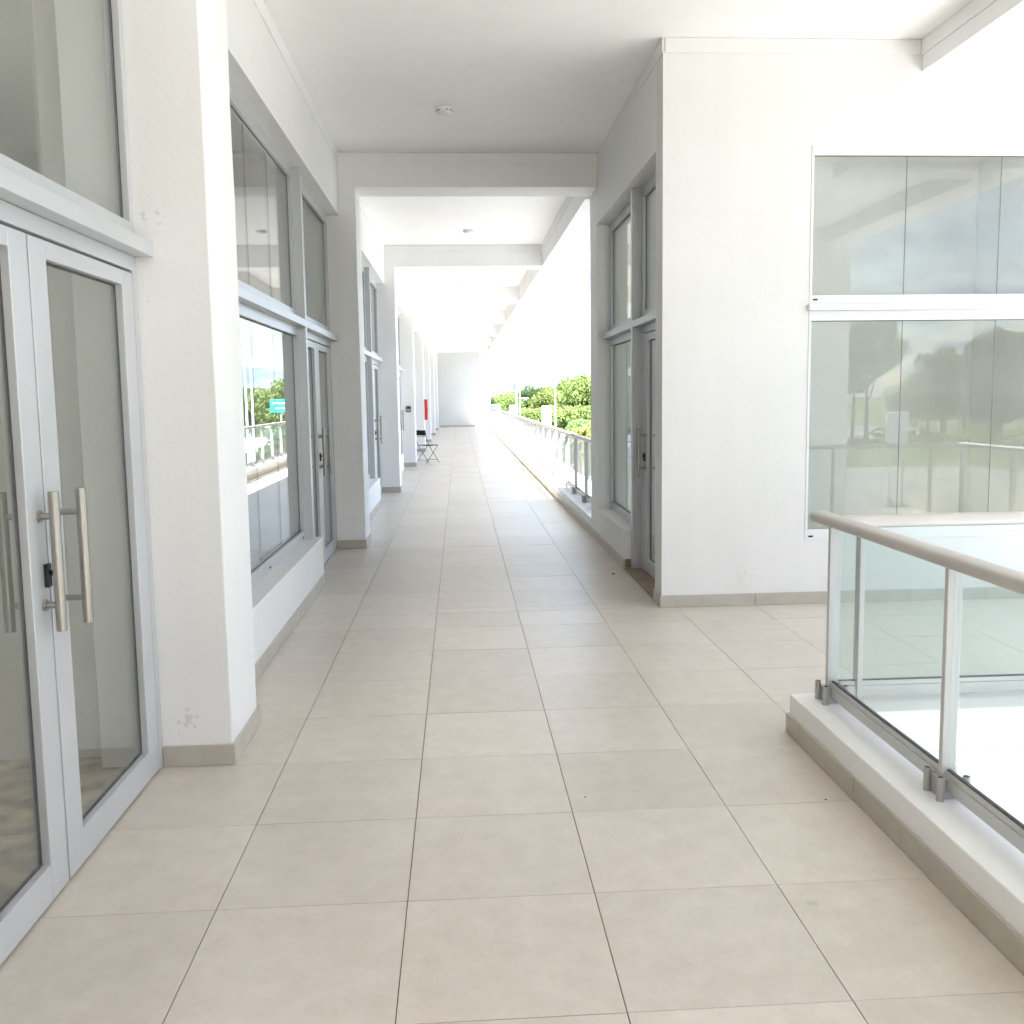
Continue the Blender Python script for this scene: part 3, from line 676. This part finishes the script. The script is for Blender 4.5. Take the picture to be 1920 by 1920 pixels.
part('stretcher', lambda bm: (tube(bm, (-hw, 0.155, 0.068), (hw, 0.155, 0.068), 0.007), tube(bm, (-hw+0.018, -0.155, 0.065), (hw-0.018, -0.155, 0.065), 0.007), tube(bm, (-hw, -0.16, 0.432), (hw, -0.16, 0.432), 0.008), tube(bm, (-hw+0.018, 0.19, 0.425), (hw-0.018, 0.19, 0.425), 0.008), tube(bm, (-hw, -0.235, 0.655), (hw, -0.235, 0.655), 0.006)), M_tube, ch)

# ------------------------------------------------------------------ bits on the floor
def chip(x, y, s, label):
    bm = bmesh.new(); bmesh.ops.create_icosphere(bm, subdivisions=1, radius=s)
    for v in bm.verts: v.co = Vector((v.co.x*random.uniform(.7, 1.4), v.co.y*random.uniform(.6, 1.1), max(-s*0.28, v.co.z*0.5)+s*0.3))
    me = bpy.data.meshes.new('debris_chip'); bm.to_mesh(me); bm.free(); me.materials.append(M_black)
    o = link('debris_chip', me); o.location = (x, y, 0.0006); tag(o, label, 'debris')
chip(1.541, 8.289, 0.014, 'small black chip lying on the floor outside the corner shop door')
chip(1.604, 3.503, 0.0045, 'dark speck of grit on the floor next to the near kerb')
chip(0.666, 3.615, 0.004, 'dark speck of grit in the middle of the floor')

# ================================================================== outside
M_asphalt = simple('asphalt', (0.16, 0.158, 0.15), 0.9, 0, 0.12, 0.4, 0.2)
M_pave = simple('pale_concrete_paving', (0.44, 0.43, 0.42), 0.85, 0, 0.1, 0.5, 0.2)
M_yard = simple('dimmed_yard_concrete', (0.17, 0.168, 0.163), 0.85, 0, 0.12, 0.5, 0.2)  # colour darkened to cut light bounced into the far walkway
M_grass = simple('verge_grass', (0.075, 0.10, 0.035), 0.95, 0, 0.35, 0.6, 0.1)
M_line = simple('road_paint', (0.75, 0.75, 0.72), 0.7)
M_bark = simple('bark', (0.16, 0.135, 0.105), 0.9, 0, 0.3, 6)
M_palebark = simple('pale_bark', (0.38, 0.35, 0.31), 0.9, 0, 0.2, 6)
M_signw = simple('white_sign_panel', (0.80, 0.80, 0.79), 0.5)
M_signg = simple('green_sign_panel', (0.01, 0.20, 0.16), 0.5)
M_teal = simple('pale_teal_panel', (0.42, 0.66, 0.60), 0.6)
M_pole = simple('galvanised_pole', (0.50, 0.50, 0.50), 0.5, 0.2)
M_oldpole = simple('weathered_pole', (0.20, 0.20, 0.21), 0.8)
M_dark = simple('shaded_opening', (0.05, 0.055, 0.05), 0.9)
def leaf_mat(name, a, b):
    M, t, bs = mat(name); p = pos(t); r = objrand(t); g = t.nodes.new('ShaderNodeNewGeometry')
    n = noise(t, p, 0.55, 4); n2 = math_(t, 'ADD', math_(t, 'MULTIPLY', n, 0.6), math_(t, 'MULTIPLY', g.outputs['Random Per Island'], 0.4))
    col = ramp(t, n2, [(0.25, a), (0.75, b)])
    hs = t.nodes.new('ShaderNodeHueSaturation'); t.links.new(col, hs.inputs['Color']); t.links.new(math_(t, 'ADD', math_(t, 'MULTIPLY', r, 0.05), 0.475), hs.inputs['Hue'])
    t.links.new(math_(t, 'ADD', math_(t, 'MULTIPLY', r, 0.3), 0.85), hs.inputs['Value']); col = hs.outputs[0]
    t.links.new(col, bs.inputs['Base Color']); bs.inputs['Roughness'].default_value = 0.6; bs.inputs['Specular IOR Level'].default_value = 0.25
    tr = t.nodes.new('ShaderNodeBsdfTranslucent'); t.links.new(col, tr.inputs[0]); mx = t.nodes.new('ShaderNodeMixShader'); mx.inputs[0].default_value = 0.35
    o = t.nodes['Material Output']; t.links.new(bs.outputs[0], mx.inputs[1]); t.links.new(tr.outputs[0], mx.inputs[2]); t.links.new(mx.outputs[0], o.inputs[0])
    return M
M_leafA = leaf_mat('leaf_bright', (0.095, 0.145, 0.035), (0.20, 0.265, 0.085))
M_leafB = leaf_mat('leaf_dark', (0.045, 0.085, 0.03), (0.10, 0.155, 0.055))
M_leafC = leaf_mat('leaf_yellow', (0.13, 0.15, 0.03), (0.24, 0.24, 0.06))

struct(boxes('ground', [(-900, 900, -900, 900, G-0.5, G-0.004)], M_grass))
struct(boxes('courtyard', [(1.96, 16, -30, 9.5, G-0.0035, G+0.006)], M_pave))  # ground below the notch, kept pale to bounce light into the near walkway
struct(boxes('forecourt', [(1.96, 42, -60, 118, G-0.0035, G+0.002)], M_yard))
def ribbon(name, pts, w, z, m_, z0=None):
    def fn(bm):
        Lf, Rt = [], []
        for i, p in enumerate(pts):
            a = Vector(pts[max(i-1, 0)]); b = Vector(pts[min(i+1, len(pts)-1)]); d = (b-a).normalized(); nrm = Vector((d.y, -d.x))*w/2; p = Vector(p)
            Lf.append([bm.verts.new((*(p+nrm), zz)) for zz in (z-0.05, z)]); Rt.append([bm.verts.new((*(p-nrm), zz)) for zz in (z-0.05, z)])
        for i in range(len(pts)-1):
            bm.faces.new((Lf[i][1], Lf[i+1][1], Rt[i+1][1], Rt[i][1])); bm.faces.new((Lf[i][0], Lf[i+1][0], Lf[i+1][1], Lf[i][1])); bm.faces.new((Rt[i][1], Rt[i+1][1], Rt[i+1][0], Rt[i][0]))
    return struct(part(name, fn, m_))
def rpt(s):          # road centre line parameter: runs past the building and bends left beyond its far end
    return (62-0.0013*max(0, s+10)**2, s) if s < 175 else (62-0.0013*185**2-0.72*(s-175), s+0.0*(s-175))
road_pts = [rpt(s) for s in range(-260, 231, 10)]
ribbon('road', road_pts, 17, G+0.010, M_asphalt)
ribbon('kerb_strip', [(p[0]-9.2, p[1]) for p in road_pts], 0.5, G+0.13, M_pave)
def dashes(bm):
    for i in range(-250, 220, 9):
        (x0, y0), (x1, y1) = rpt(i), rpt(i+3)
        v = [bm.verts.new((x0-0.08, y0, G+0.015)), bm.verts.new((x0+0.08, y0, G+0.015)), bm.verts.new((x1+0.08, y1, G+0.015)), bm.verts.new((x1-0.08, y1, G+0.015))]
        bm.faces.new(v)
stuff(part('lane_marking', dashes, M_line))

# trees ------------------------------------------------------------
def crown_mesh(name, seed, rx, rz, zc_, nclump, nleaf, size, m_, gap=0.0):
    r = np.random.default_rng(seed); V = []; F = []
    cl = []
    while len(cl) < nclump:
        p = r.normal(size=3); p /= np.linalg.norm(p); p *= r.uniform(0.45, 1.0)**0.6
        if p[2] < -0.75: continue
        cl.append((p*np.array([rx, rx, rz])*r.uniform(0.8, 1.12), r.uniform(0.26, 0.46)*rx))
    for cpos, cr_2 in cl:
        n = int(nleaf*(cr_2/(0.36*rx))**2)
        d = r.normal(size=(n, 3)); d /= np.linalg.norm(d, axis=1)[:, None]; d *= (r.uniform(0.55, 1.08, n)**0.5)[:, None]
        P_ = cpos+d*cr_2*np.array([1, 1, 0.8]); P_[:, 2] += zc_
        a = r.normal(size=(n, 3)); a = a*0.6+d*0.0; a /= np.linalg.norm(a, axis=1)[:, None]
        b = np.cross(a, d+r.normal(size=(n, 3))*0.5); b /= (np.linalg.norm(b, axis=1)[:, None]+1e-6)
        s = size*r.uniform(0.6, 1.4, n)[:, None]
        base = len(V)
        Q = np.stack([P_-a*s*0.9, P_+b*s*0.45, P_+a*s*0.9, P_-b*s*0.45], 1).reshape(-1, 3)
        V.extend(map(tuple, Q)); F.extend([(base+4*k, base+4*k+1, base+4*k+2, base+4*k+3) for k in range(n)])
    me = bpy.data.meshes.new(name); me.from_pydata(V, [], F); me.materials.append(m_); me.update(); return me
def trunk_mesh(name, seed, h, rad, rx, m_, nl=7, top=0.9):
    r = random.Random(seed)
    def fn(bm):
        pts = [Vector((0, 0, -0.2))]
        for k in range(1, 5): pts.append(Vector((r.uniform(-.25, .25)*k/4*rx*0.3, r.uniform(-.25, .25)*k/4*rx*0.3, h*top*k/4)))
        for k in range(4): tube(bm, pts[k], pts[k+1], rad*(1-0.2*k), 9, rad*(1-0.2*(k+1)))
        for i in range(nl):
            b = pts[1].lerp(pts[4], r.uniform(0.15, 0.9)); a = r.uniform(0, 6.28)
            q = b+Vector((math.cos(a)*rx*0.45, math.sin(a)*rx*0.45, h*r.uniform(0.10, 0.22))); e = q+Vector((math.cos(a+r.uniform(-.6, .6))*rx*0.3, math.sin(a+r.uniform(-.6, .6))*rx*0.3, h*0.12))
            tube(bm, b, q, rad*0.36, 7, rad*0.22); tube(bm, q, e, rad*0.22, 6, rad*0.08)
            e2 = q+Vector((math.cos(a+1.1)*rx*0.22, math.sin(a+1.1)*rx*0.22, h*0.10)); tube(bm, q, e2, rad*0.18, 6, rad*0.06)
    return mesh(name, fn, m_)
kinds = {
 'broad': (trunk_mesh('trunk', 1, 6.5, 0.35, 5.5, M_bark), crown_mesh('crown', 11, 5.4, 3.6, 5.8, 46, 300, 0.25, M_leafA)),
 'broad2': (trunk_mesh('trunk', 2, 7.5, 0.32, 4.6, M_bark), crown_mesh('crown', 12, 4.6, 4.2, 6.2, 40, 300, 0.24, M_leafA)),
 'dark': (trunk_mesh('trunk', 3, 8.5, 0.35, 3.8, M_bark), crown_mesh('crown', 13, 3.8, 4.6, 7.2, 34, 300, 0.24, M_leafB)),
 'tall': (trunk_mesh('trunk', 4, 12.0, 0.35, 4.2, M_bark), crown_mesh('crown', 14, 4.6, 4.2, 11.5, 20, 300, 0.24, M_leafB)),
 'bare': (trunk_mesh('trunk', 5, 9.0, 0.26, 4.6, M_palebark, 16, 1.0), crown_mesh('crown', 15, 4.0, 3.0, 7.0, 9, 60, 0.26, M_leafC)),
 'bush': (trunk_mesh('trunk', 6, 2.2, 0.14, 2.6, M_bark), crown_mesh('crown', 16, 3.0, 2.2, 1.9, 26, 220, 0.22, M_leafA)),
}
def tree(kind, x, y, s, label, group=None, z=G, rz=None, name='tree'):
    t = thing(name, label, 'bush' if kind == 'bush' else 'tree', (x, y, z), random.uniform(0, 6.28) if rz is None else rz, group)
    t.scale = (s*random.uniform(.92, 1.08), s*random.uniform(.92, 1.08), s)
    link('trunk', kinds[kind][0], t); link('crown', kinds[kind][1], t); return t
def along(px, Yd): return CX+(px-861)/1778.6*Yd     # spot at a bearing from the camera position, Yd metres ahead
# trees that can be told apart across the road ahead; h is the tree's height in metres
TH = {'broad': 10.0, 'broad2': 11.0, 'dark': 12.3, 'tall': 16.3, 'bare': 11.2, 'bush': 4.3}
for kd, px, Yd, h, lab in (
    ('broad', 1092, 150, 9.0, 'big rounded bright green tree rising highest beside the corner shop edge'),
    ('broad2', 1064, 158, 8.2, 'bright green tree on the left shoulder of the biggest tree'),
    ('broad', 1128, 140, 9.2, 'bright green tree mostly hidden behind the corner shop edge'),
    ('dark', 995, 176, 8.2, 'dark rounded tree just right of the utility pole'),
    ('broad2', 1020, 178, 7.6, 'pale green tree between the dark rounded tree and the white pole'),
    ('broad', 1040, 150, 6.9, 'low bright green tree behind the blank white sign'),
    ('bare', 914, 190, 8.2, 'pale bare limbed tree nearest the end wall'),
    ('bare', 945, 200, 8.2, 'pale bare limbed tree left of the utility pole'),
    ('bare', 930, 205, 8.6, 'pale bare limbed tree behind the teal board sign'),
    ('dark', 906, 170, 6.4, 'small dark tree against the end wall edge'),
    ('dark', 926, 182, 6.0, 'small dark green tree behind the teal board sign'),
    ('broad2', 950, 172, 6.2, 'small bright green tree between the teal board sign and white sign'),
    ('broad2', 968, 190, 7.0, 'mid green tree directly behind the utility pole')):
    tree(kd, along(px, Yd), Yd, h/TH[kd], lab)
for px, Yd, h, lab in ((985, 138, 3.9, 'bright green bush right of the utility pole'), (1003, 134, 4.1, 'bright green bush left of the blank white sign'), (1046, 132, 4.2, 'bright green bush right of the blank white sign'),
    (1066, 128, 4.3, 'bright green bush under the biggest tree'), (1090, 124, 4.3, 'bright green bush under the biggest tree, nearest the corner shop'), (1024, 140, 4.1, 'bright green bush right behind the blank white sign'), (958, 150, 3.4, 'yellowish bush left of the utility pole')):
    tree('bush', along(px, Yd), Yd, h/TH['bush'], lab)
# woodland on the far side of the road, round to behind the camera (seen reflected in the shop glass)
gl = 'green tree in the woodland across the road'
spots = [(9.5+1.5*i, 0) for i in range(26)]+[(10.2+1.5*i, 12) for i in range(24)]+[(50+3.2*i, 0) for i in range(16)]+[(101+1.9*i, 0) for i in range(28)]+[(102+2.6*i, 13) for i in range(20)]
for i, (deg, back) in enumerate(spots):
    a = math.radians(deg)                          # bearing from straight ahead, clockwise
    R_ = 124+8*math.sin(i*0.7)+random.uniform(-5, 5)+back+(16 if a < 0.35 else 0)
    x, y = R_*math.sin(a), R_*math.cos(a)
    kd = random.choices(['broad', 'broad2', 'dark', 'tall'], [4, 4, 3, 1.2 if a > 1.2 else 0.0])[0]
    h = random.uniform(6.8, 8.8) if a < 0.9 else (random.uniform(7.8, 11.2) if kd != 'tall' else random.uniform(12, 14.5))
    tree(kd, x+2, y+6, h/TH[kd], gl, 'woodland trees across the road')
for px, d, h, kd, lab in ((1640, 118, 16.0, 'tall', 'tall airy tree reflected at the left of the corner shop window'), (1612, 121, 13.5, 'tall', 'second tall airy tree reflected at the left of the corner shop window'), (1893, 112, 14.2, 'tall', 'tall airy tree reflected at the right of the corner shop window'), (1790, 116, 11.5, 'dark', 'pointed dark tree reflected in the middle of the corner shop window')):
    tree(kd, CX+(px-861)/1778.6*d, 13.9-d, h/TH[kd], lab)
sh = crown_mesh('shrubs', 31, 1.0, 0.8, 0.6, 1, 4, 0.2, M_leafA)
Vv, Ff = [], []; r = np.random.default_rng(5)
for i in range(420):
    a = math.radians(3+r.uniform(0, 152)); R_ = 108+r.uniform(-6, 10)+(16 if a < 0.35 else 0)
    cx_, cy2 = R_*math.sin(a)+2, R_*math.cos(a)+6; h = r.uniform(0.8, 2.0); nn = 46
    d = r.normal(size=(nn, 3)); d /= np.linalg.norm(d, axis=1)[:, None]
    Pp = np.array([cx_, cy2, G+h*0.5])+d*np.array([1.9, 1.9, h*0.6])
    aa = r.normal(size=(nn, 3)); aa /= np.linalg.norm(aa, axis=1)[:, None]; bb = np.cross(aa, r.normal(size=(nn, 3))); bb /= np.linalg.norm(bb, axis=1)[:, None]
    s_ = 0.38*r.uniform(.6, 1.4, nn)[:, None]; b0 = len(Vv)
    Vv.extend(map(tuple, np.stack([Pp-aa*s_, Pp+bb*s_*.5, Pp+aa*s_, Pp-bb*s_*.5], 1).reshape(-1, 3))); Ff.extend([(b0+4*k, b0+4*k+1, b0+4*k+2, b0+4*k+3) for k in range(nn)])
bpy.data.meshes.remove(sh)
me = bpy.data.meshes.new('undergrowth'); me.from_pydata(Vv, [], Ff); me.materials.append(M_leafA)
stuff(link('undergrowth', me))

# spiky yellow green plants near the forecourt ------------------------
def spiky(x, y, h, s, label):
    t = thing('spiky_plant', label, 'plant', (x, y, G))
    part('stem', lambda bm: tube(bm, (0, 0, -0.1), (0, 0, h), 0.16, 9, 0.10), M_bark, t)
    def fr(bm):
        for k in range(46):
            a = random.uniform(0, 6.28); e = random.uniform(-0.1, 1.35); ln = s*random.uniform(0.7, 1.1); u = Vector((math.cos(a), math.sin(a), 0)); w = Vector((-u.y, u.x, 0))
            prev = None
            for i in range(6):
                q = i/5; pt = Vector((0, 0, h))+u*ln*q*math.cos(e*(1-0.4*q))+Vector((0, 0, ln*(math.sin(e)*q-0.55*q*q)))
                wd = 0.055*s*(1-q)**0.6*(0.5+q if q < 0.4 else 0.9)+0.004
                cur = (bm.verts.new(pt-w*wd), bm.verts.new(pt+w*wd))
                if prev: bm.faces.new((prev[0], prev[1], cur[1], cur[0]))
                prev = cur
    part('leaves', fr, M_leafC, t)
spiky(along(1092, 62), 62, 3.1, 2.3, 'tall spiky yellow green plant beside the corner shop edge')
spiky(along(1082, 70), 70, 3.0, 1.9, 'spiky yellow green plant left of the tallest one')
spiky(along(1100, 55), 55, 2.3, 1.8, 'lower spiky plant just above the balustrade handrail')
tree('bush', along(1103, 74), 74, 0.9, 'yellow flecked bush behind the spiky plants')

# gatehouse beyond the balustrade ------------------------------------
gh = thing('gatehouse', 'low white gatehouse with flat roof seen through the balustrade glass', 'building', (8.0, 74, G))
boxes('roof', [(-0.3, 8.3, -0.3, 4.3, 2.05, 3.0)], M_white, gh, 0.02)
boxes('wall', [(0.0, 8.0, 3.8, 4.0, 0, 2.049), (7.8, 8.0, 0.0, 3.799, 0, 2.049)], M_white, gh)
for k in range(7):
    boxes('column', [(1.3*k-0.0, 1.3*k+0.28, 0.0, 0.3, 0, 2.049)], M_white, gh)
for k in range(6):
    boxes('window', [(1.3*k+0.29, 1.3*k+1.29, 0.10, 0.16, 0.25, 2.0)], M_glass, gh)
boxes('shade_sheet', [(0.3, 7.7, 1.8, 2.0, 0.0, 1.6)], M_dark, gh)  # dark sheet standing in for the shade inside the openings
# signs and poles -------------------------------------------------
def sign_on_legs(name, label, x, y, w, h, zb, m_, rz=0.0, legs=2, cat='sign'):
    t = thing(name, label, cat, (x, y, G), rz)
    boxes('panel', [(-w/2, w/2, -0.06, 0.06, zb, zb+h)], m_, t, 0.02)
    for k in range(legs):
        lx = 0 if legs == 1 else (-w*0.32+k*w*0.64)
        part('leg', lambda bm: tube(bm, (lx, 0.13, -0.1), (lx, 0.13, zb+h*0.9), 0.07, 10), M_pole, t)
    return t
sign_on_legs('roadside_sign', 'blank white upright sign panel on two legs in front of the bushes', along(1024.5, 120), 120, 1.18, 2.45, 2.38, M_signw)
sign_on_legs('roadside_sign', 'white panel sign at the foot of the utility pole', along(961, 130), 130, 0.95, 1.75, 3.1, M_signw)
k_ = sign_on_legs('roadside_sign', 'pale teal board sign beside the road, nearest the end wall', along(928, 140), 140, 1.6, 1.55, 3.35, M_teal)
boxes('dark_panel', [(-0.76, -0.12, -0.075, -0.0605, 3.42, 4.82)], M_signg, k_)
boxes('notice', [(-0.55, -0.28, -0.085, -0.0755, 3.75, 4.35)], M_signw, k_)
up = thing('utility_pole', 'grey utility pole with a dark transformer on top', 'utility pole', (along(968, 125), 125, G))
part('pole', lambda bm: tube(bm, (0, 0, -0.1), (0, 0, 7.6), 0.17, 12, 0.12), M_oldpole, up)
part('transformer', lambda bm: tube(bm, (-0.12, -0.1, 6.9), (-0.12, -0.1, 7.7), 0.22, 14), M_reader, up)
part('cross_arm', lambda bm: box(bm, -0.6, 0.6, -0.06, 0.06, 7.3, 7.42), M_reader, up)
lp = thing('street_lamp', 'white street lamp post with arm right of the utility pole', 'street lamp', (along(974.5, 118), 118, G))
part('pole', lambda bm: tube(bm, (0, 0, -0.1), (0, 0, 7.3), 0.10, 12, 0.07), M_signw, lp)
part('arm', lambda bm: tube(bm, (0, 0, 5.75), (0.6, 0, 5.8), 0.04, 8), M_signw, lp)
part('lamp_head', lambda bm: box(bm, 0.25, 1.05, -0.14, 0.14, 5.74, 5.90), M_signw, lp)
wp = thing('lamp_pole', 'slim white pole in front of the biggest green tree', 'pole', (along(1041, 116), 116, G))
part('pole', lambda bm: tube(bm, (0, 0, -0.1), (0, 0, 7.1), 0.075, 10, 0.055), M_signw, wp)
part('cap', lambda bm: tube(bm, (0, 0, 7.1), (0, 0, 7.2), 0.09, 10), M_signw, wp)
# things reflected in the left shop window
def refl_left(px, Yd):                              # place on the street that the left glass mirrors
    return -2.52+(861-px)/1778.6*Yd
sg2 = sign_on_legs('road_sign', 'green road sign on a post, seen reflected in the first shop window', refl_left(533, 96), 96, 2.1, 1.35, 4.75, M_signg, 0.0, 1)
[boxes('white_line', [(-0.85, a, -0.066, -0.0605, z, z+0.09)], M_signw, sg2) for a, z in ((0.5, 5.15), (0.8, 5.65))]
lab2 = ['left', 'right']
for k, px in enumerate((471, 482)):
    Yd = 60+4*k
    t = thing('lamp_pole', f'tall white lamp pole reflected in the first shop window, the {lab2[k]} one of two', 'pole', (refl_left(px, Yd), Yd, G), 0, 'tall lamp poles on the street')
    part('pole', lambda bm: tube(bm, (0, 0, -0.1), (0, 0, 8.2), 0.10, 10, 0.06), M_signw, t)
    part('lamp_head', lambda bm: box(bm, -0.9, 0.1, -0.12, 0.12, 8.2, 8.32), M_signw, t)
# pylon seen reflected in the corner shop window
pyx = CX+(1700-861)/1778.6*52; pyy = 13.9-52
py = thing('pylon_sign', 'white pylon sign on two legs, reflected in the corner shop window', 'sign', (pyx, pyy, G))
boxes('panel', [(-0.62, 0.62, -0.12, 0.12, 3.1, 4.9)], M_signw, py, 0.02)
for lx in (-0.4, 0.3): part('leg', lambda bm: box(bm, lx, lx+0.12, -0.06, 0.06, -0.1, 3.1), M_signw, py)
